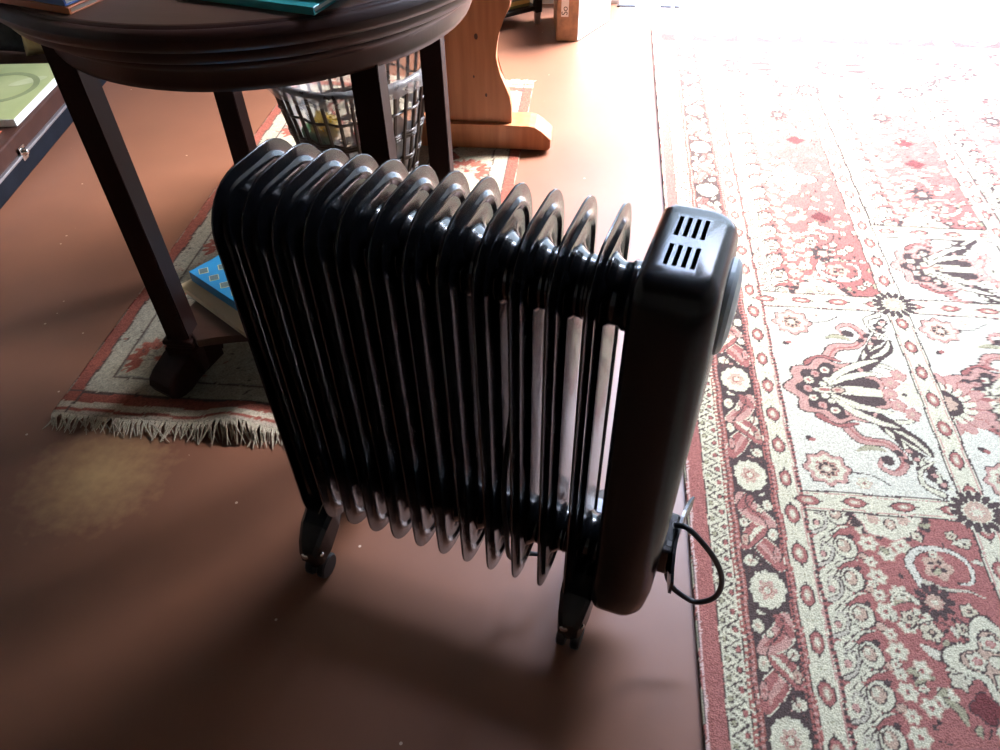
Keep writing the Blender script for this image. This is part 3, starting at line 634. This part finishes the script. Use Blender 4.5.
for sx in (-1, 1):
    for sy in (-1, 1):
        bm = bmesh.new()
        def ring(z, h, bm=bm, cx_=sx*TH, cy_=sy*TH): return [bm.verts.new((cx_+a*h, cy_+b*h, z)) for a, b in ((-1, -1), (1, -1), (1, 1), (-1, 1))]
        R_ = [ring(.689, lw0), ring(.60, lw0), ring(.118, lw1), ring(.112, lw1)]
        for A, B in zip(R_, R_[1:]):
            for k in range(4): bm.faces.new((A[k], A[(k+1) % 4], B[(k+1) % 4], B[k]))
        bm.faces.new(R_[0]); bm.faces.new(R_[-1])
        bmesh.ops.bevel(bm, geom=[e for e in bm.edges if abs(e.verts[0].co.z-e.verts[1].co.z) > .05], offset=.003, segments=2, affect='EDGES')
        lg = obj('leg', bm, M_leg, tb)
        # moulded foot: block, step moulding and an outward scroll
        D_ = Vector((sx*.45, sy, 0)).normalized(); Mf = Matrix.Translation((sx*TH, sy*TH, 0)) @ Matrix.Rotation(math.atan2(D_.y, D_.x), 4, 'Z')
        bm = box(sx*TH-.030, sx*TH+.030, sy*TH-.030, sy*TH+.030, .104, .114, .003); box(sx*TH-.027, sx*TH+.027, sy*TH-.027, sy*TH+.027, .094, .105, .003, bm=bm)
        box(sx*TH-.031, sx*TH+.031, sy*TH-.030, sy*TH+.030, .030, .096, .004, bm=bm)
        out = [(-.05, .03), (-.05, .085), (.0, .09), (.035, .078), (.055, .068), (.072, .062), (.086, .050), (.091, .036), (.087, .021), (.076, .011), (.060, .0075), (.042, .0085), (.025, .015), (.010, .027)]
        sc = prism(out, -.029, .029, 'xz', bev=.004); bmesh.ops.transform(sc, matrix=Mf, verts=sc.verts)
        tmp = bpy.data.meshes.new('t'); sc.to_mesh(tmp); sc.free(); bm.from_mesh(tmp); bpy.data.meshes.remove(tmp)
        obj('scroll_foot', bm, M_leg, lg)
# low shelf with hollowed sides
sh = []
for k in range(4):
    a0 = [(-1, -1), (1, -1), (1, 1), (-1, 1)][k]; a1 = [(1, -1), (1, 1), (-1, 1), (-1, -1)][k]
    A = Vector(a0)*TH; B = Vector(a1)*TH; nin = -((A+B)/2).normalized(); nout = -nin
    for t in np.linspace(.09, .91, 13):
        dep = .035*math.sin(PI*(t-.09)/.82)**.8 if 0 < (t-.09) < .82 else 0
        q = A.lerp(B, t)+nout*(.026-dep); sh.append((q.x, q.y))
obj('shelf', prism(sh, .100, .118, 'xy', bev=.003), M_woodtop, tb)
for k in range(4):
    bmr = bmesh.new(); poly = [(-.185, .100), (.185, .100), (.185, .045)]+[(.185*math.cos(PI*t), .045+.040*math.sin(PI*t)) for t in np.linspace(.06, .94, 13)]+[(-.185, .045)]
    bmr = prism(poly, -.188, -.170, 'xz'); bmesh.ops.transform(bmr, matrix=Matrix.Rotation(k*PI/2, 4, 'Z'), verts=bmr.verts); obj('shelf_rail', bmr, M_leg, tb)

# ------------------------------------------------------------------ books
M_page = mat('page_edges', (.72, .68, .58), rough=.8, var=.1, scale=300, stretch=(.05, .05, 8))
def cover_mat(name, c1, c2=None, scale=14, rough=.35): return mat(name, c1, rough=rough, col2=c2, scale=scale) if c2 else mat(name, c1, rough=rough, var=.08)
def book(name, loc, rz, L, W, T, cm, label, cat='book', group=None, deco=None, soft=False):
    """corner at loc; L along local x, W along local y, lying flat; spine on the x=0..L, y=0 side"""
    b = empty(name, loc, label, cat, rz, group); ct = .0018 if soft else .0028
    obj('page_block', box(.003, L-.003, .002, W-.003, ct, T-ct), M_page, b)
    cb = box(0, L, 0, W, 0, ct, .0006, 1); box(0, L, 0, W, T-ct, T, .0006, 1, bm=cb); box(0, L, 0, .0025, ct*.5, T-ct*.5, bm=cb)
    o = obj('cover', cb, cm, b)
    if deco: deco(o, L, W, T)
    return b
M_gold = mat('gilt_line', (.62, .58, .30), rough=.4, var=.1); M_dgrey = mat('grey_print', (.12, .16, .15), rough=.5, var=.2)
def diamonds(o, L, W, T):
    for i in range(6):
        for j in range(5):
            x, y = .022+.036*i+(.018 if j % 2 else 0), .02+.033*j
            if x > L-.015 or y > W-.012: continue
            for R, m_, dz in ((.0125, M_gold, .0003), (.0105, M_dgrey, .0006)):
                bm = bmesh.new(); v = [bm.verts.new((x+R*a, y+R*b, T+d_)) for d_ in (-.0004, dz) for a, b in ((1, .3), (-.3, 1), (-1, -.3), (.3, -1))]
                bm.faces.new(v[4:]); [bm.faces.new((v[k], v[(k+1) % 4], v[4+(k+1) % 4], v[4+k])) for k in range(4)]
                obj('diamond_print', bm, m_, o)
SZ = .118
book('picture_book', (-.798, 1.128, SZ), math.radians(-35), .30, .215, .013, cover_mat('cream_cover', (.68, .54, .30), (.76, .64, .42), 9), 'cream hardback book under the blue one on the table shelf', group='books on the table shelf')
book('patterned_book', (-.776, 1.142, SZ+.0134), math.radians(-33.5), .27, .19, .024, cover_mat('blue_cover', (.02, .22, .46), (.03, .30, .55), 9), 'bright blue book with diamond print on the table shelf', group='books on the table shelf', deco=diamonds)
TZ = .7402
# left pile on the table top
g = 'books on the round table top'
def stripes(cols):
    def f(o, L, W, T):
        for i, (x0, x1, y0, y1, m_) in enumerate(cols): obj('cover_print', box(x0*L, x1*L, y0*W, y1*W, T-.0004, T+.0003), m_, o)
    return f
M_wh = mat('white_print', (.72, .72, .68), rough=.5, var=.06); M_gr = mat('green_print', (.10, .34, .12), rough=.5, var=.2, scale=60); M_rd = mat('red_print', (.45, .07, .04), rough=.5, var=.15); M_gy = mat('grey_photo', (.25, .30, .30), rough=.5, var=.5, scale=50)
ang = math.radians(197-180)
def book_at(px, py, rz_deg, L, W, T, z, *a, **k):
    """near right corner given: long side runs left (-x), short side runs back"""
    r = math.radians(rz_deg); return book(a[0], (px-L*math.cos(r), py-L*math.sin(r), z), r, L, W, T, *a[1:], **k)
book_at(-.622, .878, -17, .21, .27, .008, TZ, 'thin_book', cover_mat('orange_cover', (.50, .15, .05)), 'thin orange book at the bottom of the left pile on the round table', group=g, soft=True)
book_at(-.626, .880, -18, .20, .26, .010, TZ+.0084, 'thin_book', cover_mat('navy_cover', (.02, .08, .27)), 'thin navy blue book above the orange one, left pile on the round table', group=g, soft=True, deco=stripes([(0, 1, .90, 1, M_gr), (.93, 1, 0, .9, M_gr)]))
book_at(-.640, .905, -24, .15, .21, .008, TZ+.0188, 'thin_book', cover_mat('silver_cover', (.50, .54, .50), (.20, .26, .24), 40), 'pale grey booklet on top of the left pile on the round table', group=g, soft=True)
# right pile
book_at(-.327, .893, -15, .20, .26, .009, TZ, 'thin_book', cover_mat('teal_cover', (.02, .26, .27), (.04, .34, .33), 12), 'thin teal book at the bottom of the right pile on the round table', group=g, soft=True)
book_at(-.302, .915, -13, .18, .24, .009, TZ+.0094, 'thin_book', cover_mat('grey_cover', (.45, .50, .50), (.16, .24, .24), 30), 'pale grey and white book in the middle of the right pile', group=g, soft=True)
book_at(-.322, .935, -12, .16, .20, .012, TZ+.0188, 'thin_book', cover_mat('brick_cover', (.30, .08, .06)), 'dark red book on top of the right pile on the round table', group=g)
def red_left():
    return book_at(-.692, .905, -20, .10, .16, .012, TZ+.0272, 'small_book', cover_mat('red_cover', (.42, .08, .04)), 'small red book on the left end of the left pile', group=g)
red_left()

# ------------------------------------------------------------------ waste basket
BC = (-.60, 1.815); BH, BR0, BR1 = .300, .135, .198
bk = empty('wicker_basket', (*BC, .0075), 'dark wicker waste basket with a plastic liner behind the round table', 'basket')
M_cane = mat('dark_cane', (.035, .024, .018), rough=.45, var=.4, scale=40, bump=.3)
br = lambda z: BR0+(BR1-BR0)*(z/BH)**.85
obj('base', lathe([(0, 0), (BR0, 0), (BR0+.004, .006), (BR0, .012), (0, .012)], 36), M_cane, bk)
for k in range(34):
    a = 2*PI*k/34
    obj('stake', tube([(br(z)*math.cos(a), br(z)*math.sin(a), z) for z in (.006, .07, .14, .21, BH-.004)], .0048, 6), M_cane, bk)
for z in (.018, .026, .034, .085, .092, .150, .157, .164, .225):
    pts = [((br(z)+.0042*math.cos(17*t*1.0))*math.cos(t), (br(z)+.0042*math.cos(17*t))*math.sin(t), z+.002*math.sin(5*t)) for t in np.linspace(0, 2*PI, 120)]
    obj('weaver', tube(pts, .0036, 5), M_cane, bk)
obj('rim', tube([(BR1*math.cos(t), BR1*math.sin(t), BH) for t in np.linspace(0, 2*PI, 64)], .0075, 8), M_cane, bk, smooth=True)
M_bag = mat('pale_plastic_bag', (.42, .42, .42), rough=.28, spec=.6, var=.25, scale=26, bump=.9, bscale=38)
M_bag.node_tree.nodes['Principled BSDF'].inputs['Alpha'].default_value = .45
lin = bmesh.new(); rows = []
for r_, z in ((.02, .016), (br(.02)-.012, .018), (br(.08)-.010, .08), (br(.16)-.010, .16), (br(.24)-.010, .24), (BR1-.006, BH+.004), (BR1+.004, BH+.012), (BR1+.0125, BH+.004), (BR1+.0125, BH-.012), (BR1+.0105, BH-.024)):
    rows.append([lin.verts.new(((r_+random.uniform(-.0022, .0022))*math.cos(2*PI*k/60), (r_+random.uniform(-.0022, .0022))*math.sin(2*PI*k/60), z+random.uniform(-.003, .003))) for k in range(60)])
for A, B in zip(rows, rows[1:]):
    for k in range(60): lin.faces.new((A[k], A[(k+1) % 60], B[(k+1) % 60], B[k]))
lin.faces.new(rows[0]); ln_ = obj('bin_liner', lin, M_bag, bk, smooth=True); ln_['label'] = 'pale plastic liner folded over the rim'
def packet(name, x, y, z, sx_, sy_, sz_, col, label, ry=0):
    bm = box(-sx_/2, sx_/2, -sy_/2, sy_/2, -sz_/2, sz_/2, min(sx_, sy_, sz_)*.25, 2)
    for v in bm.verts: v.co += Vector((random.uniform(-1, 1), random.uniform(-1, 1), random.uniform(-1, 1)))*.006
    bmesh.ops.transform(bm, matrix=Matrix.Rotation(ry, 4, 'Y') @ Matrix.Rotation(ry*.7, 4, 'X'), verts=bm.verts)
    o = obj(name, bm, mat(name+'_print', col, rough=.35, var=.2, scale=40)); o.location = (BC[0]+x, BC[1]+y, .006+z); return tag(o, label, 'wrapper', 'rubbish in the basket')

# ------------------------------------------------------------------ pine trestle
pn = empty('pine_stand', (-.335, 2.015, .0064), 'orange pine stand with a waisted upright and foot beam, behind the round table', 'stand')
prf = [(.121, .066), (.121, .113), (.117, .147), (.105, .175), (.089, .205), (.082, .232), (.081, .255), (.084, .285), (.090, .314), (.104, .350), (.119, .378), (.122, .40), (.116, .43), (.106, .52), (.100, .70), (.104, .86), (.110, .91)]  # upper part is out of view, drawn tall for its shade
poly = prf+[(-x, z) for x, z in reversed(prf)]
up_ = obj('upright', prism(poly, -.030, .002, 'xz', bev=.003), M_pine, pn)
obj('top_board', box(-.28, .28, -.17, .17, .950, .978, .006), M_pine, pn)  # unseen board, added and set high to shade the left floor
M_knot = mat('knot', (.07, .022, .010), rough=.45, var=.3, scale=80)
for x, z, r_ in ((.030, .305, .006), (-.055, .295, .0045), (.052, .150, .004), (.02, .20, .003)):
    obj('knot', lathe([(0, .0006), (r_, .0004), (r_*1.1, -.001), (0, -.001)], 12, M=Matrix.Translation((x, -.030, z)) @ Matrix.Rotation(PI/2, 4, 'X') @ Matrix.Diagonal((.8, 1.3, 1, 1))), M_knot, up_)
fp = [(-.225, .0), (.225, .0), (.232, .008), (.232, .034), (.222, .042), (.205, .058), (.188, .069), (.170, .0715), (-.170, .0715), (-.188, .069), (-.205, .058), (-.222, .042), (-.232, .034), (-.232, .008)]
obj('foot_beam', prism(fp, -.046, .040, 'xz', bev=.004), M_pine, pn)
obj('top_bearer', prism([(-.22, .951), (.22, .951), (.22, .925), (.17, .905), (-.17, .905), (-.22, .925)], -.05, .03, 'xz', bev=.004), M_pine, pn)

# ------------------------------------------------------------------ black magazine rack and binder by the door
M_ebony = mat('black_stain', (.012, .012, .013), rough=.4, var=.2)
rk = empty('magazine_rack', (-.405, 2.985, 0), 'black open rack with metal feet holding a stack of magazines', 'rack', math.radians(38))
hx, hy, hh = .135, .13, .50
obj('bottom_board', box(-hx, hx, -hy, hy, .045, .060, .002), M_ebony, rk); obj('top_board', box(-hx-.01, hx+.01, -hy-.01, hy+.01, hh, hh+.018, .003), M_ebony, rk)
for sx in (-1, 1):
    for sy in (-1, 1):
        p_ = obj('post', box(sx*hx-.013, sx*hx+.013, sy*hy-.013, sy*hy+.013, .040, hh, .002), M_ebony, rk)
        obj('foot', lathe([(0, 0), (.011, 0), (.014, .040), (0, .040)], 16, M=Matrix.Translation((sx*hx, sy*hy, 0))), M_alu, p_)
z = .0605; gm = 'magazines stacked in the black rack'
mcol = [(.10, .12, .05), (.42, .34, .10), (.12, .15, .10), (.48, .42, .18), (.07, .09, .06), (.32, .36, .22), (.14, .12, .08), (.46, .40, .22), (.10, .14, .10), (.25, .28, .15), (.40, .33, .12), (.09, .10, .07)]
mlab = ['bottom magazine, dark olive', 'second magazine up, mustard yellow', 'third magazine up, dark green', 'fourth magazine up, pale yellow', 'fifth magazine up, near black', 'sixth magazine up, sage green', 'seventh magazine up, dark brown', 'eighth magazine up, straw yellow', 'ninth magazine up, deep green', 'tenth magazine up, olive', 'eleventh magazine up, ochre', 'topmost magazine, charcoal green']
R_rk = math.radians(38)
for i, cc in enumerate(mcol):
    T = random.uniform(.010, .016); j = random.uniform(-.004, .004)
    ox, oy = -.115+j, -.112+j; wx = -.405+ox*math.cos(R_rk)-oy*math.sin(R_rk); wy = 2.985+ox*math.sin(R_rk)+oy*math.cos(R_rk)
    book('magazine', (wx, wy, z), R_rk, .228, .222, T, cover_mat('magazine_cover_%d' % i, cc), mlab[i]+' in the black rack', 'magazine', gm, soft=True); z += T+.0004
bd = empty('box_binder', (-.098, 2.79, 0), 'tan ring binder standing open on the floor beside the black rack', 'binder')
M_tan = mat('tan_card', (.42, .24, .13), rough=.6, col2=(.22, .13, .08), scale=30); M_card = mat('white_card', (.70, .70, .68), rough=.6, var=.05)
obj('spine', box(-.036, .036, 0, .006, .0, .31, .002), M_tan, bd)
mk = Matrix.Translation((.036, .003, 0)) @ Matrix.Rotation(math.radians(62), 4, 'Z'); bm = box(0, .235, -.003, .003, 0, .31, .002); bmesh.ops.transform(bm, matrix=mk, verts=bm.verts); cv = obj('front_cover', bm, M_card, bd)
bm = box(.0, .235, -.0034, .0034, 0, .004); bmesh.ops.transform(bm, matrix=mk, verts=bm.verts); obj('cover_edge', bm, M_ebony, cv)
mk = Matrix.Translation((-.036, .003, 0)) @ Matrix.Rotation(math.radians(96), 4, 'Z'); bm = box(0, .235, -.003, .003, 0, .31, .002); bmesh.ops.transform(bm, matrix=mk, verts=bm.verts); obj('back_cover', bm, M_tan, bd)
lb = obj('spine_label', box(-.024, .002, -.0008, .0004, .085, .30), M_card, bd)
def text(s, size, loc, rot, m_, parent, name='lettering'):
    cu_ = bpy.data.curves.new('t', 'FONT'); cu_.body = s; cu_.size = size; cu_.extrude = .0003; cu_.align_x = 'LEFT'; cu_.align_y = 'CENTER'
    to = bpy.data.objects.new('t', cu_); COL.objects.link(to); d_ = bpy.context.evaluated_depsgraph_get(); d_.update(); me = bpy.data.meshes.new_from_object(to.evaluated_get(d_)); bpy.data.objects.remove(to)
    o = obj(name, me, m_, parent); o.location = loc; o.rotation_euler = rot; return o
text('So', .030, (-.011, -.0012, .09), (PI/2, -PI/2, 0), M_ebony, lb)

# ------------------------------------------------------------------ left side: low case, canvas, ottoman, cushion
rzc = math.radians(7.7)
cs = empty('low_case', (-1.520, 1.58, 0), 'low dark case with chrome trim and clasp at the left wall', 'case', rzc)
M_navy = mat('navy_leatherette', (.006, .008, .012), rough=.6, spec=.12, var=.2, bump=.3, bscale=300); M_brn = mat('brown_leatherette', (.045, .018, .012), rough=.5, spec=.2, var=.2, bump=.2, bscale=300)
obj('body', box(-.42, 0, -.35, .86, 0, .052, .006), M_navy, cs); obj('lid', box(-.415, -.006, -.345, .855, .056, .108, .006), M_brn, cs)
obj('trim_strip', box(-.418, .0025, -.348, .858, .050, .058, .002), M_alu, cs)
for y in (.17,):
    k_ = obj('clasp', lathe([(0, .016), (.006, .016), (.008, .013), (.0075, .008), (.011, .006), (.011, 0), (0, 0)], 18, M=Matrix.Translation((0, y, .062)) @ RY), M_chrome, cs, smooth=True); obj('clasp_plate', box(-.001, .003, y-.014, y+.014, .040, .078, .001), M_chrome, k_)
M_sage = mat('sage_painting', (.28, .32, .13), rough=.5, col2=(.42, .44, .20), scale=5); M_sage2 = mat('dark_sage', (.20, .23, .10), rough=.5, var=.15)
cn = empty('painted_canvas', (-1.566, 1.80, .1085), 'flat canvas painted in sage green with white edges on the low case', 'canvas', math.radians(7))
obj('stretcher', box(-.36, 0, 0, .385, 0, .020, .001), mat('canvas_white', (.66, .68, .62), rough=.8, var=.05), cn)
pt = obj('painting', box(-.358, -.002, .002, .383, .0195, .0206), M_sage, cn)
obj('painted_ring', lathe([(.090, 0), (.108, 0), (.108, .0008), (.090, .0008)], 40, closed=True, M=Matrix.Translation((-.135, .21, .0202))), M_sage2, pt)
for a_ in (2.4, 4.1, .6): obj('painted_leaf', lathe([(0, 0), (.03, 0), (.03, .0007), (0, .0007)], 20, M=Matrix.Translation((-.135+.075*math.cos(a_), .21+.075*math.sin(a_), .0202)) @ Matrix.Rotation(a_, 4, 'Z') @ Matrix.Diagonal((1.8, .7, 1, 1))), mat('pale_leaf', (.45, .47, .25), rough=.6, var=.1), pt)
book('small_book', (-1.69, 1.66, .1085), math.radians(10), .115, .09, .022, cover_mat('rust_cover', (.45, .10, .04)), 'small rust red book on the low case in front of the canvas')
M_dk = mat('charcoal_cloth', (.035, .036, .038), rough=.9, var=.25, scale=60, bump=.4)
def cushion():
    bm = bmesh.new(); n = 14; G = {}
    for s_ in (1, -1):
        for i in range(n+1):
            for j in range(n+1):
                u, v = i/n*2-1, j/n*2-1; h = .055*((1-u*u)*(1-v*v))**.45*s_
                key = (i, j, s_ if h else 0)
                if key not in G: G[key] = bm.verts.new((u*.17*(1-.06*(1-v*v)), h, .17+v*.17*(1-.06*(1-u*u))))
        for i in range(n):
            for j in range(n):
                q = [G.get((a, b, s_)) or G[(a, b, 0)] for a, b in ((i, j), (i+1, j), (i+1, j+1), (i, j+1))]; bm.faces.new(q)
    return bm
M_flor = mat('floral_cloth', (.58, .44, .20), rough=.9, col2=(.30, .20, .07), scale=22, bump=.3)
cu2 = obj('floral_cushion', cushion(), M_flor, smooth=True); cu2.location = (-1.645, 2.285, .112); cu2.rotation_euler = (math.radians(-12), 0, math.radians(8))
tag(cu2, 'beige floral cushion standing on the low case behind the canvas', 'cushion')
cu3 = obj('plain_cushion', cushion(), M_dk, smooth=True); cu3.location = (-1.98, 2.27, .112); cu3.rotation_euler = (math.radians(-12), 0, math.radians(6))
tag(cu3, 'charcoal grey cushion standing on the low case left of the floral one', 'cushion')
packet('yellow_wrapper', -.045, -.115, .190, .06, .04, .05, (.55, .36, .05), 'crumpled yellow wrapper in the wicker basket', .4)
packet('green_wrapper', -.080, -.090, .150, .07, .04, .05, (.03, .12, .04), 'dark green wrapper in the wicker basket', .2)
packet('red_packet', .050, -.105, .150, .06, .04, .06, (.42, .03, .035), 'small red packet in the wicker basket', .1)
